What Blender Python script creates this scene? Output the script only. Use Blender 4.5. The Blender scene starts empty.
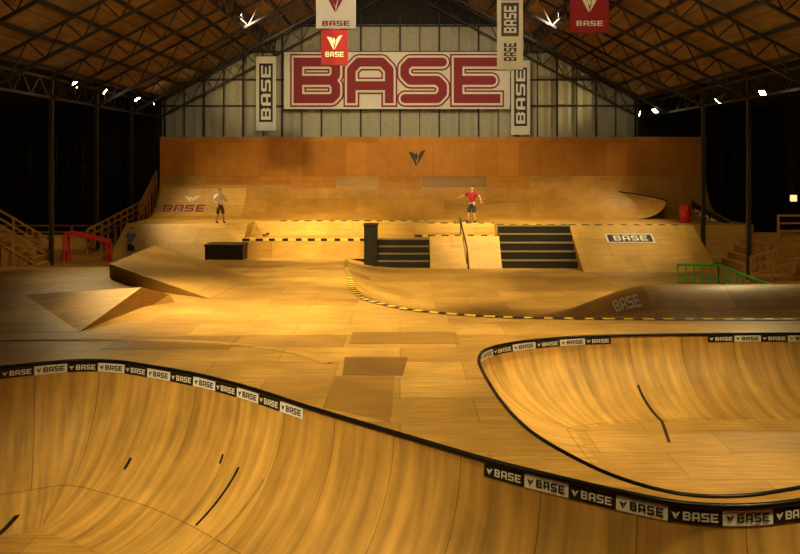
import bpy, bmesh, math, random
import numpy as np
from mathutils import Vector, Matrix
from mathutils.geometry import tessellate_polygon
random.seed(7)
S=bpy.context.scene
COL=S.collection
# ---------------------------------------------------------------- materials
def new_mat(name):
    m=bpy.data.materials.new(name); m.use_nodes=True
    nt=m.node_tree; b=nt.nodes.get('Principled BSDF'); return m,nt,b
def plain(name,col,rough=.6,metal=0,noise=.12):
    m,nt,b=new_mat(name)
    n=nt.nodes.new('ShaderNodeTexNoise'); n.inputs['Scale'].default_value=6; n.inputs['Detail'].default_value=4
    tc=nt.nodes.new('ShaderNodeTexCoord'); nt.links.new(tc.outputs['Object'],n.inputs['Vector'])
    r=nt.nodes.new('ShaderNodeMapRange'); r.inputs['To Min'].default_value=1-noise; r.inputs['To Max'].default_value=1+noise
    nt.links.new(n.outputs['Fac'],r.inputs['Value'])
    mx=nt.nodes.new('ShaderNodeVectorMath'); mx.operation='SCALE'; mx.inputs[0].default_value=col[:3]
    nt.links.new(r.outputs['Result'],mx.inputs['Scale']); nt.links.new(mx.outputs[0],b.inputs['Base Color'])
    b.inputs['Roughness'].default_value=rough; b.inputs['Metallic'].default_value=metal
    return m
def wood(name,c1,c2,w=2.4,h=1.2,grain=(1.0,14.0),gamt=.22,rough=.45,mortar=.008,scuff=.3,seam=(.28,.155,.035),spec=.45):
    m,nt,b=new_mat(name); L=nt.links.new
    tc=nt.nodes.new('ShaderNodeTexCoord')
    br=nt.nodes.new('ShaderNodeTexBrick'); L(tc.outputs['UV'],br.inputs['Vector'])
    br.inputs['Scale'].default_value=1; br.inputs['Brick Width'].default_value=w; br.inputs['Row Height'].default_value=h
    br.inputs['Mortar Size'].default_value=mortar; br.inputs['Mortar Smooth'].default_value=.2
    br.inputs['Color1'].default_value=(*c1,1); br.inputs['Color2'].default_value=(*c2,1); br.inputs['Mortar'].default_value=(*seam,1)
    mp=nt.nodes.new('ShaderNodeMapping'); mp.inputs['Scale'].default_value=(grain[0],grain[1],1); L(tc.outputs['UV'],mp.inputs['Vector'])
    n1=nt.nodes.new('ShaderNodeTexNoise'); n1.inputs['Scale'].default_value=1; n1.inputs['Detail'].default_value=5; L(mp.outputs[0],n1.inputs['Vector'])
    r1=nt.nodes.new('ShaderNodeMapRange'); r1.inputs['From Min'].default_value=.3; r1.inputs['From Max'].default_value=.7
    r1.inputs['To Min'].default_value=1-gamt; r1.inputs['To Max'].default_value=1+gamt; L(n1.outputs['Fac'],r1.inputs['Value'])
    n2=nt.nodes.new('ShaderNodeTexNoise'); n2.inputs['Scale'].default_value=.55; n2.inputs['Detail'].default_value=7; n2.inputs['Roughness'].default_value=.65; L(tc.outputs['UV'],n2.inputs['Vector'])
    r2=nt.nodes.new('ShaderNodeMapRange'); r2.inputs['From Min'].default_value=.3; r2.inputs['From Max'].default_value=.65
    r2.inputs['To Min'].default_value=1-scuff; r2.inputs['To Max'].default_value=1.06; L(n2.outputs['Fac'],r2.inputs['Value'])
    mu=nt.nodes.new('ShaderNodeMath'); mu.operation='MULTIPLY'; L(r1.outputs[0],mu.inputs[0]); L(r2.outputs[0],mu.inputs[1])
    vs=nt.nodes.new('ShaderNodeVectorMath'); vs.operation='SCALE'; L(br.outputs['Color'],vs.inputs[0]); L(mu.outputs[0],vs.inputs['Scale'])
    L(vs.outputs[0],b.inputs['Base Color'])
    rr=nt.nodes.new('ShaderNodeMapRange'); rr.inputs['To Min'].default_value=rough-.12; rr.inputs['To Max'].default_value=rough+.2
    L(n2.outputs['Fac'],rr.inputs['Value']); L(rr.outputs[0],b.inputs['Roughness'])
    b.inputs['Specular IOR Level'].default_value=spec
    return m
M={}
M['deck']=wood('plywood_deck',(.66,.39,.090),(.45,.25,.052),2.44,1.22,scuff=.38)
M['bowl']=wood('plywood_bowl',(.70,.42,.105),(.53,.30,.068),1.22,2.44,grain=(5.0,.5),gamt=.32,scuff=.30,spec=.3,rough=.5)
M['bowlfloor']=wood('plywood_bowl_floor',(.64,.38,.092),(.50,.285,.064),2.44,1.22)
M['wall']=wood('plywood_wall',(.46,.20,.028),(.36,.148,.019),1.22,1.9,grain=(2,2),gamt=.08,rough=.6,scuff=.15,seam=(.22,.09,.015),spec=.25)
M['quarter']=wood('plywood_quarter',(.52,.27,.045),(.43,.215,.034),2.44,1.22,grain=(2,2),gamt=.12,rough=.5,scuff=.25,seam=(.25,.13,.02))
M['ramp']=wood('plywood_ramp',(.66,.39,.088),(.53,.30,.062),2.44,1.22,gamt=.15)
M['dark_ply']=wood('plywood_dark',(.28,.14,.028),(.24,.12,.024),2.44,1.22,gamt=.15)
M['mid_ply']=wood('plywood_mid',(.42,.23,.045),(.37,.20,.038),2.44,1.22,gamt=.15)
M['timber']=wood('timber',(.40,.20,.045),(.30,.15,.035),3,.5,gamt=.2,mortar=.0)
M['black']=plain('black_paint',(.010,.009,.008),.5)
M['tread']=plain('worn_tread',(.22,.17,.07),.5)
M['steel']=plain('dark_steel',(.022,.016,.011),.55,.2)
M['coping']=plain('steel_coping',(.012,.011,.011),.35,.6)
M['white']=plain('white_vinyl',(.88,.88,.86),.6,0,.05)
M['cream']=plain('cream_banner',(.78,.76,.68),.75,0,.06)
M['maroon']=plain('maroon_print',(.26,.012,.026),.7)
M['red']=plain('red_paint',(.65,.025,.03),.4)
M['redcloth']=plain('red_cloth',(.30,.012,.022),.8)
M['green']=plain('green_paint',(.04,.36,.07),.4)
M['yellow']=plain('yellow_tape',(.80,.58,.09),.5)
M['gable']=plain('gable_sheeting',(.42,.39,.29),.6,0,.25)
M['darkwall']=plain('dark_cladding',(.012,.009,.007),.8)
M['roof']=wood('roof_boards',(.27,.17,.075),(.21,.13,.055),5.0,1.4,grain=(.6,3),gamt=.2,rough=.8,mortar=.02,scuff=.35,seam=(.08,.05,.02),spec=.2)
M['concrete']=plain('concrete',(.10,.08,.06),.9)
M['skin']=plain('skin',(.55,.31,.19),.55,0,.04)
M['hair']=plain('hair',(.025,.015,.01),.7)
M['blue']=plain('blue_cloth',(.08,.16,.34),.8)
M['navy']=plain('navy_cloth',(.02,.02,.035),.8)
M['tshirt']=plain('white_cloth',(.88,.87,.85),.8)
M['khaki']=plain('khaki_cloth',(.10,.06,.04),.8)
def emis(name,col,s):
    m,nt,b=new_mat(name); b.inputs['Base Color'].default_value=(*col,1)
    b.inputs['Emission Color'].default_value=(*col,1); b.inputs['Emission Strength'].default_value=s; return m
M['lamp']=emis('lamp_glass',(1,.82,.5),40)
M['sign']=emis('lit_window',(1,.72,.3),1.2)
# ---------------------------------------------------------------- mesh helpers
class MB:
    def __init__(s): s.v=[];s.f=[];s.m=[];s.uv=[];s.mats=[]
    def mi(s,k):
        if k not in s.mats: s.mats.append(k)
        return s.mats.index(k)
    def face(s,pts,mat,uv=None):
        i=len(s.v); s.v+= [tuple(p) for p in pts]; s.f.append(tuple(range(i,i+len(pts)))); s.m.append(s.mi(mat))
        if uv is None:
            p=[Vector(q) for q in pts]; n=Vector((0,0,0))
            for a in range(1,len(p)-1): n+=(p[a]-p[0]).cross(p[a+1]-p[0])
            ax=[abs(n.x),abs(n.y),abs(n.z)]; k=ax.index(max(ax))
            uv=[((q[1],q[2]) if k==0 else (q[0],q[2]) if k==1 else (q[0],q[1])) for q in pts]
        s.uv.append(uv)
    def box(s,x0,x1,y0,y1,z0,z1,mat,top=None):
        a=[(x0,y0,z0),(x1,y0,z0),(x1,y1,z0),(x0,y1,z0),(x0,y0,z1),(x1,y0,z1),(x1,y1,z1),(x0,y1,z1)]
        for q,mm in (((0,3,2,1),mat),((4,5,6,7),top or mat),((0,1,5,4),mat),((1,2,6,5),mat),((2,3,7,6),mat),((3,0,4,7),mat)):
            s.face([a[i] for i in q],mm)
    def hexa(s,b,t,mat,top=None):
        n=len(b)
        s.face(b[::-1],mat); s.face(t,top or mat)
        for i in range(n):
            j=(i+1)%n; s.face([b[i],b[j],t[j],t[i]],mat)
    def bar(s,p,q,r,mat,n=4,r2=None):
        p=Vector(p);q=Vector(q);d=(q-p)
        if d.length<1e-6: return
        d.normalize(); up=Vector((0,0,1)) if abs(d.z)<.9 else Vector((1,0,0))
        a=d.cross(up).normalized(); b=a.cross(d)
        r2=r if r2 is None else r2
        A=[];B=[]
        for i in range(n):
            t=2*math.pi*(i+.5)/n
            A.append(p+(a*math.cos(t)+b*math.sin(t))*r); B.append(q+(a*math.cos(t)+b*math.sin(t))*r2)
        for i in range(n):
            j=(i+1)%n; s.face([A[i],A[j],B[j],B[i]],mat)
        s.face(A[::-1],mat); s.face(B,mat)
    def path(s,pts,r,mat,n=8):
        for a,b in zip(pts[:-1],pts[1:]): s.bar(a,b,r,mat,n)
    def build(s,name,parent=None,smooth=False,merge=False):
        me=bpy.data.meshes.new(name); me.from_pydata(s.v,[],s.f)
        for k in s.mats: me.materials.append(M[k])
        me.polygons.foreach_set('material_index',s.m)
        ul=me.uv_layers.new(name='UVMap'); flat=[]
        for u in s.uv:
            for c in u: flat+= [c[0],c[1]]
        ul.data.foreach_set('uv',flat)
        if merge:
            bm=bmesh.new(); bm.from_mesh(me); bmesh.ops.remove_doubles(bm,verts=bm.verts,dist=1e-4)
            bmesh.ops.recalc_face_normals(bm,faces=bm.faces); bm.to_mesh(me); bm.free()
        if smooth: me.polygons.foreach_set('use_smooth',[True]*len(me.polygons))
        me.update()
        o=bpy.data.objects.new(name,me); COL.objects.link(o)
        if parent: o.parent=parent
        return o
def empty(name,loc=(0,0,0),rotz=0,parent=None):
    o=bpy.data.objects.new(name,None); o.location=loc; o.rotation_euler=(0,0,rotz); o.empty_display_size=.3
    COL.objects.link(o)
    if parent: o.parent=parent
    return o
GL={'B':[(0,0,1.1,5),(1.1,0,3.6,1),(1.1,2.05,3.6,2.95),(1.1,4,3.6,5),(2.9,1,4,2.05),(2.9,2.95,4,4)],
    'A':[(0,0,1.1,4.4),(2.9,0,4,4.4),(.4,4.1,3.6,5),(1.1,1.5,2.9,2.4)],
    'S':[(.3,4,4,5),(0,2.6,1.1,4.5),(.3,2.05,3.7,2.95),(2.9,.5,4,2.4),(0,0,3.7,1)],
    'E':[(0,0,1.1,5),(1.1,4,4,5),(1.1,2.05,3.6,2.95),(1.1,0,4,1)]}
def lettering(mb,mapf,u0,u1,v0,v1,mat,e=0,lift=0):
    """four block letters mapped to a surface: mapf(u,v,lift)->3d"""
    sx=(u1-u0)/18.4; sy=(v1-v0)/5
    for i,ch in enumerate('BASE'):
        ox=i*4.8
        for k,(a,b,c,d) in enumerate(GL[ch]):
            ua=u0+(ox+a-e)*sx; uc=u0+(ox+c+e)*sx; vb=v0+(b-e)*sy; vd=v0+(d+e)*sy; l=lift+k*.0012
            mb.face([mapf(ua,vb,l),mapf(uc,vb,l),mapf(uc,vd,l),mapf(ua,vd,l)],mat)
ST={'B':[[(4,4),(4,38),(37,38),(41,34),(41,26),(37,21),(41,16),(41,8),(37,4),(4,4)],[(4,21),(37,21)]],
    'A':[[(4,4),(4,31),(11,38),(34,38),(41,31),(41,4)],[(4,16),(41,16)]],
    'S':[[(41,38),(9,38),(4,33),(4,26),(9,21),(36,21),(41,16),(41,9),(36,4),(4,4)]],
    'E':[[(41,38),(4,38),(4,4),(41,4)],[(4,21),(37,21)]]}
def big_lettering(mb,mapf,u0,u1,v0,v1,layers):
    """rounded stroke letters in stacked printed layers: (material, half width)"""
    W=4*45+3*7; s=(u1-u0)/W; sv=(v1-v0)/42; lift=.01
    for mat,hw in layers:
        for i,ch in enumerate('BASE'):
            for pl in ST[ch]:
                for a,b in zip(pl[:-1],pl[1:]):
                    dx,dy=b[0]-a[0],b[1]-a[1]; l=math.hypot(dx,dy); nx_,ny_=-dy/l*hw,dx/l*hw
                    q=[(a[0]+nx_,a[1]+ny_),(a[0]-nx_,a[1]-ny_),(b[0]-nx_,b[1]-ny_),(b[0]+nx_,b[1]+ny_)]
                    lift+=.0006; mb.face([mapf(u0+(x+i*52)*s,v0+y*sv,lift) for x,y in q],mat)
                for p in pl:
                    lift+=.0006
                    sq=p in ((4,4),(4,38),(41,38),(41,4)) and ch in 'BEA'
                    ang=[t*math.pi/6 for t in range(12)]
                    pts=[(p[0]-hw,p[1]-hw),(p[0]+hw,p[1]-hw),(p[0]+hw,p[1]+hw),(p[0]-hw,p[1]+hw)] if sq else [(p[0]+hw*math.cos(t),p[1]+hw*math.sin(t)) for t in ang]
                    mb.face([mapf(u0+(x+i*52)*s,v0+y*sv,lift) for x,y in pts],mat)
def emblem(mb,mapf,cu,cv,s,mat,lift):
    for k,poly in enumerate(([(-1,.7),(-.35,.55),(-.02,-.75),(-.12,-1)],[(.0,-1),(.25,.35),(.55,.75),(1.05,.9),(.75,.35)],[(-.3,.2),(-.1,.6),(.15,.2),(-.02,-.4)])):
        mb.face([mapf(cu+a*s,cv+b*s,lift+k*.001) for a,b in poly],mat)
def catmull(P,closed=True,step=.15):
    P=[Vector(p) for p in P]; n=len(P); out=[]
    rng=range(n if closed else n-1)
    for i in rng:
        p0=P[(i-1)%n] if closed or i>0 else P[0]*2-P[1]
        p1=P[i];p2=P[(i+1)%n]
        p3=P[(i+2)%n] if closed or i+2<n else P[-1]*2-P[-2]
        k=max(1,int((p2-p1).length/step))
        for j in range(k):
            t=j/k
            out.append(.5*((2*p1)+(-p0+p2)*t+(2*p0-5*p1+4*p2-p3)*t*t+(-p0+3*p1-3*p2+p3)*t**3))
    if not closed: out.append(P[-1])
    return out
# ---------------------------------------------------------------- room shell
ZD=1.0
mb=MB(); mb.box(-22,22,-6,52,-1.9,-1.7,'concrete'); mb.build('floor')
GY=49.0; EX=14.6; EZ=8.7; PZ=16.6
def rz(x): return PZ-(PZ-EZ)*abs(x)/EX
mb=MB()
x=-EX; st=.30; up=True
while x<EX-1e-3:
    xa,xb=x,min(x+st,EX); ya=GY+(0.06 if up else 0); yb=GY+(0 if up else .06)
    za,zb=min(rz(xa),13.3),min(rz(xb),13.3)
    mb.face([(xa,ya,-1.7),(xb,yb,-1.7),(xb,yb,zb),(xa,ya,za)],'gable')
    if rz(xa)>13.3 or rz(xb)>13.3:
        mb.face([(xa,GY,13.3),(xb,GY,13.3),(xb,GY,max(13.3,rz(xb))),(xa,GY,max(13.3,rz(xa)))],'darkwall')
    x+=st; up=not up
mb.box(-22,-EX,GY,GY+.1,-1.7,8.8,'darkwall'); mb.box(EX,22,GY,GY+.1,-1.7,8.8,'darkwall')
wb=mb.build('wall_back')
mb=MB()
for i in range(-12,13):
    xx=i*1.2; t=.05 if i%2==0 else .022
    mb.box(xx-t,xx+t,GY-.14,GY-.02,3,min(rz(xx),14),'steel')
for zz in (8.3,9.9,11.6,13.2):
    w=min(EX,(PZ-zz)/(PZ-EZ)*EX); mb.box(-w,w,GY-.18,GY-.04,zz-.05,zz+.05,'steel')
mb.build('gable_framing',wb)
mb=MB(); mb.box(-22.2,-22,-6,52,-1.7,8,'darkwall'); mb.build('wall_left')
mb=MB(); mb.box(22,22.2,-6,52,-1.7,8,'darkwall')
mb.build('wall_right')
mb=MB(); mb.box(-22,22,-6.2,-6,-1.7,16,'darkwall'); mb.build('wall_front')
mb=MB()
for sgn in (-1,1):
    mb.face([(0,-6,PZ),(0,52,PZ),(sgn*EX,52,EZ),(sgn*EX,-6,EZ)],'roof',[( -6,0),(52,0),(52,16.6),(-6,16.6)])
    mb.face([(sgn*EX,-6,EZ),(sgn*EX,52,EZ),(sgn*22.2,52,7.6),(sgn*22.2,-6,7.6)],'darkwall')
ceil=mb.build('ceiling')
mb=MB()
for sgn in (-1,1):
    for k in range(0,12):
        xx=sgn*k*1.3
        mb.box(xx-.05,xx+.05,-5,GY,rz(xx)-.18,rz(xx)-.03,'steel')
mb.build('roof_purlins',ceil)
def lattice(mb,p,q,dep,n,r=.075,rw=.036):
    p=Vector(p);q=Vector(q);d=Vector((0,0,-dep))
    mb.bar(p,q,r,'steel'); mb.bar(p+d,q+d,r,'steel')
    for i in range(n):
        a=p.lerp(q,i/n); b=p.lerp(q,(i+.5)/n)+d; c=p.lerp(q,(i+1)/n)
        mb.bar(a,b,rw,'steel'); mb.bar(b,c,rw,'steel')
for k in range(0,10):
    y=3.5+5*k
    mb=MB()
    for sgn in (-1,1):
        lattice(mb,(0,y,PZ-.25),(sgn*EX,y,EZ-.2),.95,11)
        if not (k==8 and sgn==1):
            mb.bar((sgn*EX,y,EZ),(sgn*EX,y,-1.7 if k<8 else 2.2),.11,'steel')
        mb.bar((sgn*EX,y,EZ-2.3+1.2),(sgn*(EX-2.6),y,rz(EX-2.6)-1.1),.05,'steel')
    mb.build('roof_truss')
for xx in (-EX,-7.6,7.6,EX):
    mb=MB(); lattice(mb,(xx,-5,rz(xx)-.3),(xx,GY-.2,rz(xx)-.3),.8,36); mb.build('longitudinal_lattice_beam',ceil)
# ---------------------------------------------------------------- bowls
def bowl(name,rimpts,R,D,bands,coping_r=.04,stick=.62,sh=.17):
    rim=catmull([(a,b,0) for a,b in rimpts],True,.16); n=len(rim)
    area=sum(rim[i].x*rim[(i+1)%n].y-rim[(i+1)%n].x*rim[i].y for i in range(n))
    sg=1 if area>0 else -1
    nor=[]
    for i in range(n):
        t=(rim[(i+1)%n]-rim[i-1]).normalized(); nor.append(Vector((-t.y,t.x,0))*sg)
    for _ in range(14): nor=[(nor[i-1]+nor[i]*1+nor[(i+1)%n]).normalized() for i in range(n)]
    arc=[0]
    for i in range(n): arc.append(arc[-1]+(rim[(i+1)%n]-rim[i]).length)
    K=18
    verts=[];faces=[];uvs=[]
    L=math.pi/4*(R+D)
    for i in range(n):
        for k in range(K+1):
            th=k/K*math.pi/2
            p=rim[i]+nor[i]*R*(1-math.cos(th)); verts.append((p.x,p.y,ZD-D*math.sin(th)))
    for i in range(n):
        j=(i+1)%n
        for k in range(K):
            faces.append((i*(K+1)+k,j*(K+1)+k,j*(K+1)+k+1,i*(K+1)+k+1))
            uvs.append([(arc[i],L*k/K),(arc[i+1],L*k/K),(arc[i+1],L*(k+1)/K),(arc[i],L*(k+1)/K)])
    nf=len(faces); base=len(verts)
    for p in rim: verts.append((p.x,p.y,ZD-D-.004))
    for t in tessellate_polygon([[Vector((p.x,p.y,0)) for p in rim]]):
        faces.append(tuple(base+i for i in t)); uvs.append([(verts[base+i][0],verts[base+i][1]) for i in t])
    me=bpy.data.meshes.new(name); me.from_pydata(verts,[],faces)
    me.materials.append(M['bowl']); me.materials.append(M['bowlfloor'])
    me.polygons.foreach_set('material_index',[0]*nf+[1]*(len(faces)-nf))
    me.polygons.foreach_set('use_smooth',[True]*nf+[False]*(len(faces)-nf))
    ul=me.uv_layers.new(name='UVMap'); ul.data.foreach_set('uv',[c for u in uvs for q in u for c in q]); me.update()
    ob=bpy.data.objects.new(name,me); COL.objects.link(ob)
    mb=MB(); m=8
    ring=[]
    for i in range(n):
        c=rim[i]+Vector((0,0,ZD+.005)); ring.append([c+nor[i]*coping_r*math.cos(2*math.pi*a/m)+Vector((0,0,coping_r*math.sin(2*math.pi*a/m))) for a in range(m)])
    for i in range(n):
        j=(i+1)%n
        for a in range(m):
            b=(a+1)%m; mb.face([ring[i][a],ring[j][a],ring[j][b],ring[i][b]],'coping')
    mb.build('coping',ob,True,True)
    def mp(u,v,lift):
        u=u%arc[-1]
        i=max(0,min(n-1,int(np.searchsorted(arc,u)-1))); f=(u-arc[i])/(arc[i+1]-arc[i]); j=(i+1)%n
        r=rim[i].lerp(rim[j],f); nn=nor[i].lerp(nor[j],f).normalized()
        th=v/L*math.pi/2
        p=r+nn*(R*(1-math.cos(th))+lift*math.cos(th)); return (p.x,p.y,ZD-D*math.sin(th)+lift*math.sin(th))
    mb=MB()
    for (ua,ub) in bands(rim,arc):
        cnt=round((ub-ua)/stick)
        for c in range(cnt):
            u0=ua+c*stick; u1=u0+stick
            dark=c%2==0; bg,fg=('black','white') if dark else ('white','black')
            nn=6
            for q in range(nn):
                a=u0+(u1-u0)*q/nn; b=u0+(u1-u0)*(q+1)/nn
                mb.face([mp(a,.04+sh,.012),mp(b,.04+sh,.012),mp(b,.04,.012),mp(a,.04,.012)],bg)
            flip=(sg>0)
            mf=(lambda u,v,l,U0=u0,U1=u1: mp(U0+U1-u,.04+sh-v,l)) if flip else (lambda u,v,l: mp(u,.04+sh-v,l))
            lettering(mb,mf,u0+.17*stick/.62,u1-.05,sh*.22,sh*.8,fg,0,.018)
            emblem(mb,mf,u0+.085,sh*.5,sh*.27,fg,.018)
    mb.build('sticker_band',ob)
    return ob,rim,mp,arc
near=[(-7.7,15.4),(-6.47,15.92),(-5.6,15.85),(-4.85,15.5),(-3.72,14.85),(-2.63,14.0),(-1.63,13.06),(-.77,12.3),(0,11.64),(1.13,10.67),(2.01,10.04),(2.65,9.62),(3.26,9.3),(3.94,9.22),(4.75,9.38),(6.25,9.9),(9.5,10.5),(12,10.6),(14,9),(14.2,5.5),(11,3.2),(0,2.6),(-8,3),(-10.8,5),(-11.8,9),(-11,12.8),(-9.4,14.6)]
right=[(1.56,15.2),(1.60,16.2),(1.87,16.95),(2.6,17.55),(3.58,17.95),(4.77,18.2),(6.9,18.35),(9.2,18.4),(11.5,18.1),(13.3,16.8),(13.9,14.5),(12.6,12.2),(9.5,10.95),(6.3,10.25),(4.8,9.72),(4.03,9.5),(3.35,9.56),(2.77,10.02),(2.3,10.8),(1.9,11.85),(1.67,13.3)]
def at(rim,arc,x,y): 
    i=min(range(len(rim)),key=lambda i:(rim[i].x-x)**2+(rim[i].y-y)**2); return arc[i]
nb,nrim,nmp,narc=bowl('skate_bowl',near,2.3,2.3,lambda r,a:[(0,at(r,a,-1.5,12.95)),(at(r,a,1.13,10.67),at(r,a,6.2,9.9))],stick=.60,sh=.17)
rb,rrim,rmp,rarc=bowl('skate_bowl',right,1.9,1.35,lambda r,a:[(at(r,a,1.6,15.9),at(r,a,4.9,18.2)),(at(r,a,7.1,18.35),at(r,a,11,18.2))],coping_r=.032,stick=.62,sh=.17)
outer=[Vector((-21.9,-4,0)),Vector((21.9,-4,0)),Vector((21.9,19,0)),Vector((-21.9,19,0))]
loops=[outer,[Vector((p.x,p.y,0)) for p in nrim],[Vector((p.x,p.y,0)) for p in rrim]]
allp=[p for l in loops for p in l]
mb=MB()
for t in tessellate_polygon(loops):
    mb.face([(allp[i].x,allp[i].y,ZD) for i in t],'deck')
deck=mb.build('skatepark_deck',None,False,True)
# ---------------------------------------------------------------- undulating mid section
def base_h(y): return np.where(y<22,1.0,1-.65*(y-22)/16)
rimv=catmull([(-2.6,38.6,0),(-2.47,36,0),(-2.25,33,0),(-1.98,30,0),(-1.75,27.5,0),(-1.5,25.3,0),(-1.05,23.2,0),(0,21.6,0),(1.3,20.8,0),(3.0,20.3,0),(6.3,20.1,0),(10,20.1,0),(22,20.1,0)],False,.3)
RV=np.array([(p.x,p.y) for p in rimv])
def height(X,Y):
    B=base_h(Y)
    A=RV[:-1];Bp=RV[1:]; d=np.full(X.shape,1e9)
    for a,b in zip(A,Bp):
        ab=b-a; t=np.clip(((X-a[0])*ab[0]+(Y-a[1])*ab[1])/(ab@ab),0,1)
        d=np.minimum(d,np.hypot(X-a[0]-t*ab[0],Y-a[1]-t*ab[1]))
    poly=np.vstack([RV,[[22,60],[-2.6,60]]]); ins=np.zeros(X.shape,bool); n=len(poly)
    for i in range(n):
        x1,y1=poly[i];x2,y2=poly[(i+1)%n]
        if y1==y2: continue
        c=((y1>Y)!=(y2>Y))&(X<(x2-x1)*(Y-y1)/(y2-y1)+x1); ins^=c
    t=np.clip(d/2.6,0,1); Sf=1-(1-t)**2
    Z=np.where(ins,B*(1-Sf),B)
    ss=lambda a,b,v: (lambda q:q*q*(3-2*q))(np.clip((v-a)/(b-a),0,1))
    hump=1.22*ss(3.6,7.8,X)*(1-ss(12.0,16.5,X)*.4)*np.exp(-((Y-24.3)/1.5)**2)*(Y>20.3)
    Z=np.where(ins,np.maximum(Z,0)+np.clip(hump-Z*.6,0,9)*ss(20.2,22,Y),Z)
    Z=Z+.12*np.exp(-((X+3.4)/1.8)**2-((Y-28)/3.5)**2)*(~ins)
    Z=Z+.36*ss(-7.0,-10.0,X)*np.exp(-((Y-28.5)/3.6)**2)*(~ins)
    return Z
xs=np.linspace(-21.9,21.9,366); ys=np.linspace(19,38.6,181)
GX,GYY=np.meshgrid(xs,ys); GZ=height(GX,GYY)
nx,ny=len(xs),len(ys)
V=[(float(GX[j,i]),float(GYY[j,i]),float(GZ[j,i])) for j in range(ny) for i in range(nx)]
F=[(j*nx+i,j*nx+i+1,(j+1)*nx+i+1,(j+1)*nx+i) for j in range(ny-1) for i in range(nx-1)]
me=bpy.data.meshes.new('ramp_floor'); me.from_pydata(V,[],F); me.materials.append(M['deck'])
ul=me.uv_layers.new(name='UVMap'); ul.data.foreach_set('uv',[c for f in F for i in f for c in (V[i][0],V[i][1])])
me.polygons.foreach_set('use_smooth',[True]*len(F)); me.update()
terr=bpy.data.objects.new('rolling_ramp_floor',me); COL.objects.link(terr)
def hz(x,y): return float(height(np.array([[x]]),np.array([[y]]))[0,0]) if y>19 else ZD
def stripe(name,pts,w=.14,step=.28,parent=None,lift=.012,drop=0):
    if len(pts)>2: P=catmull(pts,False,.07)
    else:
        a,b=Vector(pts[0]),Vector(pts[1]); k=int((b-a).length/.07); P=[a.lerp(b,i/k) for i in range(k+1)]
    mb=MB(); acc=0
    for a,b in zip(P[:-1],P[1:]):
        t=(b-a).normalized(); nn=Vector((-t.y,t.x,0)).normalized()*w
        l=Vector((0,0,lift)); m='black' if int(acc/step*2)%2==0 else 'yellow'
        mb.face([a+l,b+l,b+nn+l,a+nn+l],m)
        if drop:
            f_=Vector((0,-.012,0)); dd=Vector((0,0,-drop)); mb.face([a+l+f_,b+l+f_,b+f_+dd,a+f_+dd],m)
        acc+=(b-a).length
    return mb.build(name,parent)
rp=[(p.x-.02,p.y-.16,max(hz(p.x-.02,p.y-.16),hz(p.x-.1,p.y-.05))+.012) for p in rimv if p.y<37.3 and p.x<20]
stripe('hazard_tape',rp[::3],.18,.5,terr)
mb=MB()
mf=lambda u,v,l:(6.3+u,23.3+v,hz(6.3+u,23.3+v)+.012+l)
lettering(mb,mf,0,.75,0,.5,'cream',0,.003)
mb.build('floor_logo_decal',terr)
def patch(name,quad,mat):
    mb=MB(); mb.hexa([(a,b,ZD+.001) for a,b in quad],[(a,b,ZD+.007) for a,b in quad],mat); mb.build(name,deck)
patch('plywood_sheet',[(-1.07,14.85),(.05,14.85),(.16,16.2),(-1.12,16.2)],'dark_ply')
patch('plywood_sheet',[(-1.25,12.95),(-.15,12.2),(-.1,14.8),(-1.2,14.8)],'mid_ply')
patch('plywood_sheet',[(-6.3,16.9),(-3.6,16.9),(-3.6,18.2),(-6.3,18.2)],'mid_ply')
patch('plywood_sheet',[(-1.1,17.4),(1.3,17.4),(1.3,18.6),(-1.1,18.6)],'mid_ply')
lip=catmull([(-12,17.6,0),(-8,17.9,0),(-4.6,17.75,0),(-2.4,16.9,0),(-1.3,15.8,0)],False,.2)
mb=MB()
for i in range(len(lip)-1):
    a,b=lip[i],lip[i+1]
    def nn(k):
        k0=max(0,k-1);k1=min(len(lip)-1,k+1); t=(lip[k1]-lip[k0]).normalized(); return Vector((t.y,-t.x,0))*.16
    z=Vector((0,0,ZD+.009)); z2=Vector((0,0,ZD+.024))
    mb.face([a+z,b+z,b+nn(i+1)+z2,a+nn(i)+z2],'ramp'); mb.face([b+nn(i+1)+z2,a+nn(i)+z2,a+nn(i)*1.4+z,b+nn(i+1)*1.4+z],'ramp')
mb.build('curved_plywood_lip',deck)
# ---------------------------------------------------------------- marks in bowls
mb=MB()
def slit(mp,u0,v0,u1,v1,w,mat,mb):
    k=14
    for i in range(k):
        a,b=i/k,(i+1)/k
        ua,va=u0+(u1-u0)*a,v0+(v1-v0)*a; ub,vb=u0+(u1-u0)*b,v0+(v1-v0)*b
        mb.face([mp(ua-w/2,va,.01),mp(ua+w/2,va,.01),mp(ub+w/2,vb,.01),mp(ub-w/2,vb,.01)],mat)
u=at(nrim,narc,-2.5,13.9)
slit(nmp,u,1.3,u-.12,2.4,.05,'black',mb)
u=at(nrim,narc,-4.7,15.5); slit(nmp,u,1.7,u,1.93,.07,'black',mb)
u=at(nrim,narc,-2.9,14.2); slit(nmp,u,1.2,u+.02,1.36,.05,'black',mb)
u=at(nrim,narc,-7.4,15.5); slit(nmp,u,3.0,u-.3,3.55,.1,'black',mb)
u=at(nrim,narc,-2.0,13.4); slit(nmp,u,1.3,u-.35,3.2,.05,'ramp',mb)
mb.build('bowl_slot',nb)
mb=MB(); u=at(rrim,rarc,5.2,18.3); slit(rmp,u,1.3,u-.02,2.54,.06,'black',mb)
e=Vector(rmp(u-.02,2.54,.01)); f2=Vector((5.1,15.15,e.z)); dd=(f2-e).normalized(); pr=Vector((-dd.y,dd.x,0))*.03
mb.face([e-pr,e+pr,f2+pr,f2-pr],'black')
u=at(rrim,rarc,2.2,17.2)
slit(rmp,u,1.7,u-.1,2.4,.1,'ramp',mb)
mb.build('bowl_slot',rb)
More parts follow.
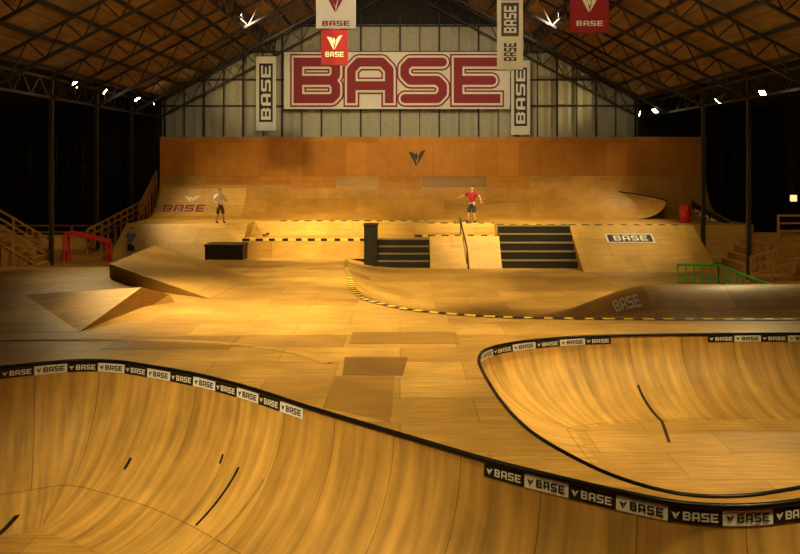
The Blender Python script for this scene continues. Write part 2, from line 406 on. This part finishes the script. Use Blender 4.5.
# ---------------------------------------------------------------- far platforms
Z0=-.3
UD=1.85
plat=empty('street_course_platform',(0,41,0))
def localize(o):
    o.matrix_parent_inverse=Matrix.Translation((0,-41,0)); return o
def slab(name,prof,x0,x1,mat='ramp',face='ramp'):
    mb=MB(); L=0
    for (a,b) in zip(prof[:-1],prof[1:]):
        d=math.hypot(b[0]-a[0],b[1]-a[1])
        mb.face([(x0,*a),(x1,*a),(x1,*b),(x0,*b)],mat,[(x0,L),(x1,L),(x1,L+d),(x0,L+d)]); L+=d
    for xx in (x0,x1):
        mb.face([(xx,*p) for p in prof]+[(xx,prof[-1][0],Z0),(xx,prof[0][0],Z0)],face)
    return localize(mb.build(name,plat))
def tr(y0,z0,y1,z1,n=12):
    return [(y0+(y1-y0)*math.sin(i/n*math.pi/2),z0+(z1-z0)*(1-math.cos(i/n*math.pi/2))) for i in range(n+1)]
WX0,WX1=-13.5,17.2
mb=MB()
q=tr(42.4,UD,45,4.1,16)
def strip(mb,prof,x0,x1,mat):
    L=0
    for a,b in zip(prof[:-1],prof[1:]):
        d=math.hypot(b[0]-a[0],b[1]-a[1]); mb.face([(x0,*a),(x1,*a),(x1,*b),(x0,*b)],mat,[(x0,L),(x1,L),(x1,L+d),(x0,L+d)]); L+=d
strip(mb,q,WX0,WX1,'quarter')
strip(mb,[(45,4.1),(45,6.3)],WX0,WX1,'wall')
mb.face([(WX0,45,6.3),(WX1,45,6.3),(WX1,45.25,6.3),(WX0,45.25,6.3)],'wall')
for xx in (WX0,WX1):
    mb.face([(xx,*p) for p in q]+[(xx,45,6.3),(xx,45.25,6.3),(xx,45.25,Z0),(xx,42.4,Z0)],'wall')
mb.face([(WX0,45.25,Z0),(WX1,45.25,Z0),(WX1,45.25,6.3),(WX0,45.25,6.3)],'darkwall')
bq=mb.build('quarter_pipe_wall')
mb=MB()
emblem(mb,lambda u,v,l:(u,44.985-l,v),.95,5.15,.48,'black',.003)
mb.build('wall_emblem',bq)
mb=MB()
def qmap(u,v,l):
    th=max(0,min(1,v))*math.pi/2; return (u,42.4+2.6*math.sin(th)-l*math.sin(th),UD+(4.1-UD)*(1-math.cos(th))+l*math.cos(th))
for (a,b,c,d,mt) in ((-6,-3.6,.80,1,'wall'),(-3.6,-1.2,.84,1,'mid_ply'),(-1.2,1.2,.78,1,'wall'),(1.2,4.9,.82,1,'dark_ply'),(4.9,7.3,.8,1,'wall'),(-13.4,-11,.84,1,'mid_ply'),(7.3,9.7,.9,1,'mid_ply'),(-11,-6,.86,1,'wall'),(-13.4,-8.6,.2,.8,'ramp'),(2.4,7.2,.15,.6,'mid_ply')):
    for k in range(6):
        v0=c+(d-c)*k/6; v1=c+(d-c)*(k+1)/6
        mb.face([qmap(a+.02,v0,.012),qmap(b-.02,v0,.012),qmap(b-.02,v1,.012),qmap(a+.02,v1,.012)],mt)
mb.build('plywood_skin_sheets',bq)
mb=MB()
lettering(mb,qmap,-13.0,-10.7,.33,.5,'white',.12,.018); lettering(mb,qmap,-13.0,-10.7,.33,.5,'maroon',0,.03)
emblem(mb,lambda u,v,l:qmap(u,.62+(v*.13),l),-11.6,0,.45,'white',.025)
mb.build('quarter_pipe_logo',bq)
# concave curved corner where the quarter pipe turns toward the side
mb=MB(); cx,cy=11.6,42.35; n=16; K=10
Hc=1.45
def cp(i,k):
    a=math.pi/2*(1-i/n*.92); t=k/K*math.pi/2
    r=.9+1.72*math.sin(t); h=Hc*(1-.35*i/n)*(1-math.cos(t))
    return (cx+r*math.cos(a),cy+r*math.sin(a)*.985-.02,UD+.02+h)
for i in range(n):
    for k in range(K):
        mb.face([cp(i,k),cp(i+1,k),cp(i+1,k+1),cp(i,k+1)],'ramp',[(i*.3,k*.28),((i+1)*.3,k*.28),((i+1)*.3,(k+1)*.28),(i*.3,(k+1)*.28)])
    a,b=cp(i,K),cp(i+1,K)
    mb.face([a,b,(b[0],b[1],UD-.2),(a[0],a[1],UD-.2)],'dark_ply')
    mb.bar(a,b,.035,'coping',6)
for k in range(K):  # straight run to the left, at wall foot
    a=cp(0,k);b=cp(0,k+1)
    mb.face([(9.6,a[1],a[2]),a,b,(9.6,b[1],b[2])],'ramp',[(0,k*.28),(2,k*.28),(2,(k+1)*.28),(0,(k+1)*.28)])
mb.bar((9.6,cp(0,K)[1],cp(0,K)[2]),cp(0,K),.035,'coping',6)
mb.build('curved_corner_ramp',bq)
slab('bank_ramp',[(37.0,.36),(39.4,UD),(42.39,UD)],WX0,-7.5)
slab('grind_platform',[(38.0,.3),(38.0,1.25),(40.2,1.25),(41.3,UD),(42.39,UD)],-7.5,.7)
slab('bank_ramp_centre',[(36.8,0),(38.0,1.42),(39.5,1.42),(39.9,UD),(42.39,UD)],1.4,4.7)
slab('platform_block',[(38.4,0),(38.4,1.42),(39.5,1.42),(39.9,UD),(42.39,UD)],.7,1.4)
slab('stair_landing',[(38.86,0),(38.86,UD),(42.39,UD)],4.7,8.2)
slab('bank_ramp_side',[(35.7,0.0),(38.8,UD),(42.39,UD)],8.2,14.2)
slab('end_landing',[(38.9,0),(38.9,UD),(42.39,UD)],14.2,WX1)
def stairs(name,x0,x1,y0,y1,z1,n):
    mb=MB()
    for i in range(n):
        ya=y0+(y1-y0)*i/n; zz=z1*(i+1)/n
        mb.box(x0,x1,ya,y1,z1*i/n if i else -.05,zz-.045,'black')
        mb.box(x0,x1,ya-.03,min(ya+.30,y1),zz-.045,zz+.012,'tread')
    mb.build(name)
stairs('stair_block',-1.03,1.38,37.1,37.98,1.27,4)
stairs('stair_block',4.72,8.18,36.9,38.85,UD,5)
mb=MB()
mb.hexa([(-1.66,36.9,-.05),(-1.05,36.9,-.05),(-1.05,37.98,-.05),(-1.66,37.98,-.05)],[(-1.66,36.9,1.95),(-1.05,36.9,1.95),(-1.05,37.98,2.0),(-1.66,37.98,2.0)],'black')
mb.box(-1.70,-1.01,36.87,38.0,1.96,2.02,'black'); mb.box(-1.70,-1.01,36.86,36.9,-.05,.06,'tread')
mb.build('hubba_ledge')
mb=MB(); mb.box(-9.0,-7.25,36.9,38.3,.30,1.02,'black','steel')
mb.box(-9.04,-7.21,36.86,38.34,1.02,1.09,'black'); mb.build('grind_box')
localize(stripe('hazard_tape',[(-7.5,38.0,1.25),(-1.7,38.0,1.25)],.12,.62,plat,drop=.09))
localize(stripe('hazard_tape_centre',[(.7,37.99,1.43),(4.7,37.99,1.43)],.12,.62,plat,drop=.08))
localize(stripe('hazard_tape_upper',[(-6.2,41.29,UD),(1.4,41.29,UD)],.3,.62,plat,drop=.09))
localize(stripe('hazard_tape_upper',[(1.4,39.9,UD),(4.7,39.9,UD)],.3,.62,plat,drop=.04))
localize(stripe('hazard_tape_right',[(8.2,38.8,UD),(13.6,38.8,UD)],.3,.62,plat,drop=.04))
localize(stripe('hazard_tape_stair',[(4.7,38.86,UD),(8.2,38.86,UD)],.3,.62,plat))
mb=MB(); mb.path([(3.15,36.7,.0),(3.1,37.0,.95),(2.9,38.8,2.2)],.035,'steel'); mb.bar((3.1,37.0,.95),(3.1,37.0,.2),.03,'steel',6)
mb.bar((2.93,38.6,2.1),(2.93,38.6,1.43),.03,'steel',6); mb.build('grind_rail')
mb=MB()
def bk(u,v,l):
    return (u,37.55+v*.859-l*.512,1.104+v*.512+l*.859)
mb.face([bk(9.75,0,.02),bk(12.0,0,.02),bk(12.0,.7,.02),bk(9.75,.7,.02)],'white')
mb.face([bk(9.83,.06,.025),bk(11.92,.06,.025),bk(11.92,.64,.025),bk(9.83,.64,.025)],'steel')
lettering(mb,bk,10.1,11.7,.15,.55,'white',0,.032)
localize(mb.build('ramp_sign',plat))
# ---------------------------------------------------------------- left launch ramps
mb=MB()
A=(-9.7,26.7);B=(-10.0,32.6);C=(-5.2,28.8);D_=(-5.6,23.4)
def fl(p,dz=0): return (p[0],p[1],hz(*p)+dz)
def ab(p,z): return (p[0],p[1],z)
mb.hexa([ab(A,.6),fl(D_,-.2),fl(C,-.2),ab(B,.3)],[ab(A,1.53),fl(D_,.01),fl(C,.01),ab(B,1.53)],'mid_ply','ramp')
mb.build('launch_ramp')
mb=MB()
mb.hexa([(-10.8,18.6,.9),(-7.45,18.6,.9),(-7.0,21.7,.9),(-6.3,22.6,.85),(-10.6,22.6,.85)],
        [(-10.8,18.6,1.005),(-7.45,18.6,1.005),(-7.0,21.7,1.55),(-6.5,22.6,1.2),(-10.6,22.6,1.2)],'mid_ply','deck')
mb.build('kicker_ramp')
# ---------------------------------------------------------------- left side details
mb=MB(); mb.box(-21.9,-13.55,36.4,41.3,-.3,.66,'timber','deck'); spl=mb.build('side_platform')
mb=MB(); mb.box(-21.9,-14.6,38.9,39.1,.66,1.35,'ramp'); mb.build('low_plywood_wall',spl)
mb=MB(); mb.box(-21.9,-15.2,34.5,34.7,.2,1.15,'ramp'); mb.build('low_plywood_wall')
def fence(name,pts,h,sp=1.0,rails=3,parent=None,zdrop=0,mat='timber'):
    mb=MB()
    for a,b in zip(pts[:-1],pts[1:]):
        a=Vector(a);b=Vector(b); k=max(1,round((b-a).length/sp))
        for i in range(k+1):
            p=a.lerp(b,i/k); mb.bar(p-Vector((0,0,zdrop)),p+Vector((0,0,h)),.06,mat)
        for r in range(rails):
            z=h*(1-r/rails)-.04; mb.bar(a+Vector((0,0,z)),b+Vector((0,0,z)),.055,mat)
    return mb.build(name,parent)
st=MB()
for i in range(9):
    st.box(-17.9+i*.36,-17.5+i*.36,32.2,33.8,.2,2.6-i*.23,'timber','ramp')
sto=st.build('wooden_staircase')
fence('railing',[(-18.0,32.15,2.5),(-14.7,32.15,.55)],1.05,.9,3,sto,.3)
fence('railing_rear',[(-18.0,33.85,2.5),(-14.7,33.85,.55)],1.05,.9,3,sto,.3)
fence('wooden_fence',[(-14.3,36.6,.9),(-14.0,44.6,2.0)],.95,.8,3,spl,.9)
fence('corner_fence',[(-13.75,42.3,1.9),(-13.7,45.0,3.6)],.8,.6,3,bq,1.7)
fence('rear_fence',[(-21.5,41.2,.66),(-14.6,41.2,.66)],1.0,1.2,3,spl,.1)
mb=MB(); z=.66
mb.path([(-15,36.2,.4),(-15,36.2,z+1.02),(-14.85,36.2,z+1.08),(-13.25,36.2,z+.72),(-13.1,36.2,z+.66),(-13.1,36.2,.38)],.085,'red',8)
mb.path([(-15,35.7,.42),(-15,35.7,z+1.02),(-14.85,35.7,z+1.08),(-13.25,35.7,z+.72),(-13.1,35.7,z+.66),(-13.1,35.7,.4)],.05,'red',8)
mb.bar((-15,36.2,z+1.0),(-15,35.7,z+1.0),.05,'red',8); mb.bar((-13.1,36.2,z+.66),(-13.1,35.7,z+.66),.05,'red',8)
mb.build('red_grind_rail')
def scaffold(x0,x1,y,z1):
    mb=MB()
    for xx in np.linspace(x0,x1,3):
        for yy in (y,y+1.6): mb.bar((xx,yy,-1.7),(xx,yy,z1),.035,'steel',6)
    for zz in np.arange(1.2,z1,1.7):
        for yy in (y,y+1.6): mb.bar((x0,yy,zz),(x1,yy,zz),.03,'steel',6)
        for xx in (x0,x1): mb.bar((xx,y,zz),(xx,y+1.6,zz),.03,'steel',6)
    mb.bar((x0,y,.6),(x1,y,z1),.025,'steel',6); mb.bar((x0,y,z1-.3),(x1,y,2),.025,'steel',6)
    mb.build('scaffold_tower')
scaffold(-19.6,-16.8,42.4,6.5)
# ---------------------------------------------------------------- right side details
mb=MB(); r=.05
gp=[(11.1,32.0),(12.7,31.9),(12.75,26.9)]; gz=[.82,.82,.62]
top=[(p[0],p[1],hz(*p)+z) for p,z in zip(gp,gz)]; low=[(p[0],p[1],hz(*p)+z*.35) for p,z in zip(gp,gz)]
mb.path(top,r,'green'); mb.path(low,r*.8,'green')
for i in range(len(gp)-1):
    k=5 if i==0 else 9
    for j in range(k+1):
        a=Vector(top[i]).lerp(Vector(top[i+1]),j/k); mb.bar((a.x,a.y,hz(a.x,a.y)-.02),a,.032,'green',6)
mb.build('green_handrail')
mb=MB()
def bb(u,v,l):
    yy=44.2-4.6*u; zt=2.75-.8*u; return (16.1-l+u*.2,yy,zt-1.25*(1-v))
mb.face([bb(0,0,0),bb(1,0,0),bb(1,1,0),bb(0,1,0)],'black')
lettering(mb,bb,.1,.92,.28,.75,'white',0,.01)
bo=mb.build('black_banner')
mb=MB()
for u in (0,.5,1): 
    p=bb(u,1,-.06); mb.bar((p[0],p[1],UD),p,.045,'timber')
mb.bar(bb(0,1,-.06),bb(1,1,-.06),.05,'timber'); mb.build('banner_frame',bo)
st=MB()
for i in range(5): st.box(15.1+i*.3,15.45+i*.3,35.2,37.6,-.05,.4+i*.3,'timber','ramp')
st.box(16.6,21.9,35.2,37.6,-.05,1.6,'timber','ramp')
sto=st.build('wooden_staircase')
fence('railing',[(16.6,35.1,1.6),(21.5,35.1,1.6)],1.0,1.1,3,sto,1.6)
mb=MB(); mb.box(16.9,21.9,28,35.0,-.05,.75,'timber','deck'); sp2=mb.build('side_platform')
fence('railing_low',[(14.3,32.6,0),(16.9,32.6,.75)],1.1,.85,3,sp2,.1)
fence('railing_side',[(16.9,32.6,.75),(17.2,28.0,.2)],1.1,1.1,3,sp2,.4)
def lathe(name,prof,loc,mat,seg=24,parent=None):
    mb=MB()
    for (r0,z0),(r1,z1) in zip(prof[:-1],prof[1:]):
        for i in range(seg):
            a=2*math.pi*i/seg;b=2*math.pi*(i+1)/seg
            mb.face([(loc[0]+r0*math.cos(a),loc[1]+r0*math.sin(a),loc[2]+z0),(loc[0]+r0*math.cos(b),loc[1]+r0*math.sin(b),loc[2]+z0),(loc[0]+r1*math.cos(b),loc[1]+r1*math.sin(b),loc[2]+z1),(loc[0]+r1*math.cos(a),loc[1]+r1*math.sin(a),loc[2]+z1)],mat)
    return mb.build(name,parent,True,True)
lathe('red_barrel',[(0,0),(.27,0),(.29,.05),(.28,.3),(.3,.33),(.28,.36),(.28,.6),(.3,.63),(.28,.66),(.28,.88),(.24,.9),(0,.9)],(14.4,40.4,UD+.005),'red')
mb=MB(); mb.box(18.5,18.6,37.7,38.1,3.1,3.35,'steel'); mb.box(18.38,18.66,37.6,37.7,3.05,3.35,'sign'); mb.bar((18.55,37.85,3.35),(18.55,37.85,8.1),.03,'steel'); mb.build('exit_lightbox')
# ---------------------------------------------------------------- banners
def cloth(mb,x0,x1,y,z0,z1,mat,wave=.04,n=10):
    for i in range(n):
        a=i/n;b=(i+1)/n; ya=y+wave*math.sin(a*9);yb=y+wave*math.sin(b*9)
        mb.face([(x0+(x1-x0)*a,ya,z0),(x0+(x1-x0)*b,yb,z0),(x0+(x1-x0)*b,yb,z1),(x0+(x1-x0)*a,ya,z1)],mat)
BY=48.3
def wx(px,Y): return (px-400)*Y/800
def wz(py,Y): return 5+(160-py)*Y/800
mb=MB(); x0,x1,z0,z1=wx(284,BY),wx(510,BY),wz(109,BY),wz(52,BY)
cloth(mb,x0,x1,BY,z0,z1,'cream',.0,1)
f=lambda u,v,l:(u,BY-l,v)
big_lettering(mb,f,wx(294,BY),wx(500,BY),wz(103,BY),wz(58,BY),[('maroon',7.8),('cream',6.2),('maroon',4.2)])
bn=mb.build('main_banner')
mb=MB()
for xx in np.linspace(x0,x1,8): mb.bar((xx,BY+.02,z1),(xx,GY-.1,z1+.25),.015,'steel'); mb.bar((xx,BY+.02,z0),(xx,GY-.1,z0-.2),.015,'steel')
mb.bar((x0,BY+.03,z1),(x1,BY+.03,z1),.03,'steel'); mb.build('banner_ropes',bn)
def vbanner(name,px0,px1,py0,py1,Y,mat,txt,rope=None,extra=None):
    x0,x1=wx(px0,Y),wx(px1,Y); z1,z0=wz(py0,Y),wz(py1,Y)
    mb=MB(); cloth(mb,x0,x1,Y,z0,z1,mat,.02,8)
    H=z1-z0;W=x1-x0
    for (a,b,m1,m2) in txt:
        g2=lambda u,v,l:(x0+W*(v),Y-.03-l,z0+H*(u))
        if m1: mb.face([g2(a,.16,.0),g2(b,.16,.0),g2(b,.84,.0),g2(a,.84,.0)],m1)
        lettering(mb,(lambda u,v,l:g2(u,1-v,l)),a+.03,b-.03,.26,.74,m2,0,.012)
    mb.bar((x0,Y,z1),(x1,Y,z1),.03,'steel'); mb.bar((x0,Y,z0),(x1,Y,z0),.02,'steel')
    for xx in (x0+.1*W,x1-.1*W): mb.bar((xx,Y,z1),(xx,Y,rope if rope else rz(xx)-.1),.012,'steel')
    fr=lambda u,v,l:(u,Y-.03-l,v)
    if extra:
        m2,ly0,ly1,ey,es=extra
        lettering(mb,fr,x0+.16*W,x1-.16*W,wz(ly1,Y),wz(ly0,Y),m2,0,.01)
        emblem(mb,fr,(x0+x1)/2,wz(ey,Y),es,m2,.01)
    return mb.build(name)
vbanner('vertical_banner',256,276,56,131,48.2,'cream',[(.12,.9,'black','cream')])
vbanner('vertical_banner',511,530,60,135,48.2,'cream',[(.12,.9,'black','cream')])
vbanner('hanging_banner',497,523,-42,70,30,'cream',[(.05,.27,None,'black'),(.30,.60,'black','cream'),(.62,.97,'maroon','cream')])
vbanner('hanging_banner',316,356,-60,29,30,'cream',[],None,('maroon',21,26,3,.35))
vbanner('hanging_banner',321,348,29,65,36,'redcloth',[],None,('cream',52,57,42,.35))
vbanner('hanging_banner',570,609,-40,33,30,'redcloth',[],None,('cream',21,26,3,.35))
# ---------------------------------------------------------------- lamps
WARM=(1.0,.74,.32)
def flood(x,y,z,tgt,power,ang=80,hang=None,size=.3,blend=1.0,col=WARM,s=.15):
    e=empty('floodlight',(x,y,z))
    d=(Vector(tgt)-Vector((x,y,z))).normalized()
    rot=d.to_track_quat('-Z','Y').to_euler()
    mb=MB()
    b=[(-s,-s,0),(s,-s,0),(s,s,0),(-s,s,0)]; t=[(-s*.6,-s*.6,.28),(s*.6,-s*.6,.28),(s*.6,s*.6,.28),(-s*.6,s*.6,.28)]
    mb.hexa(b,t,'steel'); mb.box(-.06,.06,-.06,.06,.28,.42,'steel'); 
    h=mb.build('housing',e); h.rotation_euler=rot
    mb=MB(); mb.box(-s*.85,s*.85,-s*.85,s*.85,-.02,-.003,'lamp'); h=mb.build('glass',e); h.rotation_euler=rot
    mb=MB(); mb.bar((0,0,.05),(0,0,(hang if hang else rz(x)-.15)-z),.02,'steel'); mb.build('bracket',e)
    l=bpy.data.lights.new('lamp','SPOT'); l.energy=power; l.spot_size=math.radians(ang); l.spot_blend=blend; l.color=col; l.shadow_soft_size=size
    lo=bpy.data.objects.new('bulb',l); COL.objects.link(lo); lo.parent=e; lo.location=d*.1; lo.rotation_euler=rot
for (x,y,z,t,p) in [(-13.8,34,8.2,(-5,27,0),2600),(-13.8,37.4,8.2,(-5,40,1),2800),(-13.8,42,8.2,(-9,42,2),1500),(-13.8,44.7,8.2,(-6,48.8,10),600),
                    (14,30.9,7.6,(8,26,0),1900),(14,35.2,7.6,(9,39.5,1),1900),(14,43.9,7.7,(10,42,2),1300),(14,46.7,7.7,(5,48.8,10),600)]:
    flood(x,y,z,t,p,80,hang=EZ-.9,s=.12 if y<32 else .15)
# main overhead lamps
flood(-6.5,21,10.6,(-4,22.5,0),9500,64)
flood(-7,7,9.8,(-2.8,13,-.5),5200,56)
flood(2,6,11,(0,12,0),1900,70)
flood(8,8,9.8,(5,10,0),3200,60)
flood(9,14,10.4,(5.5,16.5,0),3800,55)
flood(1.5,18,12.4,(0,19,0),6500,62)
flood(-2,25,11.8,(-1,31,0),12500,56)
flood(7,24,11.0,(7,30,0),4500,58)
flood(-4.5,30,12.6,(-4,39.5,1),17500,36)
flood(4.5,30,12.6,(5,39.5,1),17500,36)
flood(0,28,13.5,(0,45,4),7500,72)  # added wash lamp, lifts the brightness of the back wall
# added out-of-view lamps that brighten the side stairs and railings
flood(-8,22,10.5,(-17,34,1),2200,40)
flood(9,22,10.5,(16.5,34,1),2200,38)
# added lamps, no known fixtures, to brighten the roof, banners and gable
flood(-4.5,19,10.0,(-11,36,12.5),1500,110)
flood(4.5,19,10.0,(11,36,12.5),1500,110)
flood(0,16,11.3,(-1,36,12),2400,50,col=(1,.87,.66))
flood(-7.6,38,11.9,(-1,48.8,9.0),950,90,col=(1,.86,.62),s=.09)
flood(7.6,38,11.9,(1,48.8,9.0),950,90,col=(1,.86,.62),s=.09)
# ---------------------------------------------------------------- people
def skin_obj(name,chains,mat,parent,sub=2):
    vs=[];es=[];rs=[];roots=[];idx={}
    for ch in chains:
        prev=None
        for it in ch:
            if isinstance(it,str): k=idx[it]
            else:
                nm,co,r=it
                k=len(vs); vs.append(co); rs.append(r); idx[nm]=k
                if prev is None: roots.append(k)
            if prev is not None: es.append((prev,k))
            prev=k
    me=bpy.data.meshes.new(name); me.from_pydata(vs,es,[]); me.materials.append(M[mat])
    o=bpy.data.objects.new(name,me); COL.objects.link(o); o.parent=parent
    md=o.modifiers.new('Skin','SKIN'); md.use_smooth_shade=True
    sv=me.skin_vertices[0].data
    for i,r in enumerate(rs):
        sv[i].radius=(r,r) if not isinstance(r,tuple) else r; sv[i].use_root=(i in roots)
    sb=o.modifiers.new('Sub','SUBSURF'); sb.levels=sub; sb.render_levels=sub
    return o
def person(name,loc,rotz,scale,pose,shirt,shorts,shoe='navy',hair='hair',cap=None):
    E=empty(name,loc,rotz); E.scale=(scale,)*3
    J=dict(pel=(0,0,.95),ch=(0,.01,1.33),nk=(0,.0,1.47),
      shL=(-.19,0,1.42),elL=(-.25,0,1.14),wrL=(-.24,.08,.90),shR=(.19,0,1.42),elR=(.25,0,1.14),wrR=(.24,.08,.90),
      hiL=(-.09,0,.92),knL=(-.11,.03,.50),anL=(-.12,-.02,.09),hiR=(.09,0,.92),knR=(.11,.03,.50),anR=(.12,-.02,.09))
    J.update(pose)
    J={k:Vector(v) for k,v in J.items()}
    mid=lambda a,b,t=.5: tuple(J[a].lerp(J[b],t))
    h=J['nk']
    ch=[[('p',tuple(J['pel']),.115),('s',mid('pel','ch',.5),.105),('c',tuple(J['ch']),.125),('n0',tuple(h),.06),('n1',(h.x,h.y+.01,h.z+.07),.052),('h0',(h.x,h.y+.025,h.z+.13),(.068,.075)),('h1',(h.x,h.y+.02,h.z+.20),(.078,.095)),('h2',(h.x,h.y+.01,h.z+.265),(.06,.075))]]
    for s in 'LR':
        ch.append(['c',('sh'+s,tuple(J['sh'+s]),.055),('ua'+s,mid('sh'+s,'el'+s),.047),('el'+s,tuple(J['el'+s]),.038),('fa'+s,mid('el'+s,'wr'+s,.4),.036),('wr'+s,tuple(J['wr'+s]),.024)])
        ch.append(['p',('hi'+s,tuple(J['hi'+s]),.085),('th'+s,mid('hi'+s,'kn'+s),.072),('kn'+s,tuple(J['kn'+s]),.052),('cf'+s,mid('kn'+s,'an'+s,.35),.052),('an'+s,tuple(J['an'+s]),.034)])
    skin_obj('body',ch,'skin',E)
    sh=[[('s0',tuple(J['pel']+Vector((0,0,-.02))),.15),('s1',mid('pel','ch',.5),.148),('s2',tuple(J['ch']),.165),('s3',(h.x,h.y,h.z-.02),.075)]]
    for s in 'LR': sh.append(['s2',('a'+s,tuple(J['sh'+s]),.085),('b'+s,mid('sh'+s,'el'+s,.75),.08)])
    skin_obj('t_shirt',sh,shirt,E)
    so=[[('q0',tuple(J['pel']+Vector((0,0,.05))),.12),('q',tuple(J['pel']+Vector((0,0,-.05))),.125)]]
    for s in 'LR': so.append(['q',('h'+s,tuple(J['hi'+s]+Vector((0,0,-.05))),.11),('t'+s,mid('hi'+s,'kn'+s,.5),.105),('k'+s,mid('hi'+s,'kn'+s,1.05),.10)])
    skin_obj('shorts',so,shorts,E)
    for s in 'LR':
        a=J['an'+s]; z=a.z-.05
        skin_obj('shoe_'+s,[[('a',(a.x,a.y-.03,z+.035),.045),('b',(a.x,a.y+.07,z+.02),(.048,.042)),('c',(a.x*1.05,a.y+.19,z+.008),(.045,.034))],['a',('d',(a.x,a.y,a.z+.05),.042)]],shoe,E)
        w=J['wr'+s]; d=(w-J['el'+s]).normalized(); side=Vector((1,0,0)) if s=='L' else Vector((-1,0,0))
        side=(side-d*side.dot(d)).normalized(); acr=d.cross(side).normalized()
        chs=[[('w',tuple(w),(.022,.026)),('pm',tuple(w+d*.045),(.034,.018)),('pe',tuple(w+d*.085),(.036,.016))]]
        for i,(o_,ln) in enumerate(((-.030,.062),(-.010,.074),(.010,.068),(.029,.052))):
            b=w+d*.08+acr*o_; chs.append([('f%d'%i,tuple(b),.0095),('g%d'%i,tuple(b+d*ln*.5+side*.006),.009),('i%d'%i,tuple(b+d*ln*.8+side*.022),.008)])
        b=w+d*.035-acr*.028; chs.append([('t0',tuple(b),.011),('t1',tuple(b-acr*.025+d*.025),.010),('t2',tuple(b-acr*.03+d*.055+side*.01),.009)])
        skin_obj('hand_'+s,chs,'skin',E,1)
    skin_obj('hair',[[('a',(h.x,h.y-.045,h.z+.14),.06),('b',(h.x,h.y-.035,h.z+.21),(.085,.08)),('c',(h.x,h.y+.005,h.z+.27),(.072,.08)),('d',(h.x,h.y+.05,h.z+.275),(.055,.03))]],cap or hair,E)
    mb=MB()
    for sx in (-1,1):
        c=Vector((h.x+sx*.03,h.y+.105,h.z+.195)); mb.box(c.x-.011,c.x+.011,c.y-.01,c.y+.008,c.z-.006,c.z+.006,'black')
        c=Vector((h.x+sx*.085,h.y+.01,h.z+.185)); mb.hexa([(c.x-.008,c.y-.015,c.z-.03),(c.x+.008,c.y-.02,c.z-.03),(c.x+.008,c.y+.01,c.z-.03),(c.x-.008,c.y+.015,c.z-.03)],[(c.x-.008,c.y-.02,c.z+.025),(c.x+.014,c.y-.025,c.z+.03),(c.x+.01,c.y+.01,c.z+.03),(c.x-.008,c.y+.015,c.z+.025)],'skin')
    mb.hexa([(h.x-.015,h.y+.09,h.z+.155),(h.x+.015,h.y+.09,h.z+.155),(h.x+.006,h.y+.128,h.z+.158),(h.x-.006,h.y+.128,h.z+.158)],[(h.x-.006,h.y+.09,h.z+.2),(h.x+.006,h.y+.09,h.z+.2),(h.x+.004,h.y+.105,h.z+.2),(h.x-.004,h.y+.105,h.z+.2)],'skin')
    mb.box(h.x-.022,h.x+.022,h.y+.085,h.y+.104,h.z+.125,h.z+.133,'maroon')
    mb.build('face',E)
    return E
def skateboard(loc,rotz,tilt=0):
    e=empty('skateboard',loc,rotz); e.rotation_euler=(0,tilt,rotz)
    mb=MB(); n=14
    for i in range(n):
        def sec(t):
            x=-.4+.8*t; w=.1*min(1,math.sqrt(max(0,1-((abs(x)-.3)/.1)**2)) if abs(x)>.3 else 1); z=.075+max(0,abs(x)-.28)*.4; return x,max(w,.01),z
        a=sec(i/n);b=sec((i+1)/n)
        mb.hexa([(a[0],-a[1],a[2]),(b[0],-b[1],b[2]),(b[0],b[1],b[2]),(a[0],a[1],a[2])],[(a[0],-a[1],a[2]+.012),(b[0],-b[1],b[2]+.012),(b[0],b[1],b[2]+.012),(a[0],a[1],a[2]+.012)],'maroon','black')
    mb.build('board',e)
    mb=MB()
    for x in (-.22,.22):
        mb.box(x-.03,x+.03,-.03,.03,.03,.08,'steel'); mb.bar((x,-.09,.03),(x,.09,.03),.01,'steel')
        for y in (-.09,.06): mb.bar((x,y,.03),(x,y+.03,.03),.028,'white',12)
    mb.build('trucks',e); return e
person('standing_boy',(-8.95,39.75,UD+.0),math.radians(-140),.97,
   dict(elL=(-.30,.06,1.15),wrL=(-.24,.27,1.20),elR=(.33,-.02,1.17),wrR=(.36,.20,1.10),knL=(-.15,.06,.5),anL=(-.19,.05,.09),knR=(.13,.02,.5),anR=(.16,-.06,.09)),'tshirt','khaki')
person('standing_skater',(3.62,40.15,UD),math.radians(150),1.04,
   dict(elL=(-.42,.03,1.28),wrL=(-.52,.12,1.06),elR=(.44,.02,1.30),wrR=(.66,.06,1.20),knL=(-.13,.07,.5),anL=(-.18,.0,.09),knR=(.14,.08,.5),anR=(.2,.02,.09)),'redcloth','navy')
skateboard((3.0,40.35,UD),math.radians(20))
person('standing_child',(-12.3,36.6,hz(-12.3,36.6)),math.radians(170),.85,
   dict(wrL=(-.2,.14,.92)),'blue','navy')
skateboard((-6.6,39.3,1.26),math.radians(80))
# ---------------------------------------------------------------- world and camera
w=bpy.data.worlds.new('hall_ambient'); S.world=w; w.use_nodes=True
bg=w.node_tree.nodes['Background']; bg.inputs[0].default_value=(.9,.6,.3,1); bg.inputs[1].default_value=.006
cam=bpy.data.cameras.new('camera'); cam.lens=36; cam.sensor_width=36; cam.shift_y=-.14625; cam.clip_end=200
co=bpy.data.objects.new('camera',cam); COL.objects.link(co); co.location=(0,0,5); co.rotation_euler=(math.pi/2,0,0)
S.camera=co
S.view_settings.view_transform='Standard'
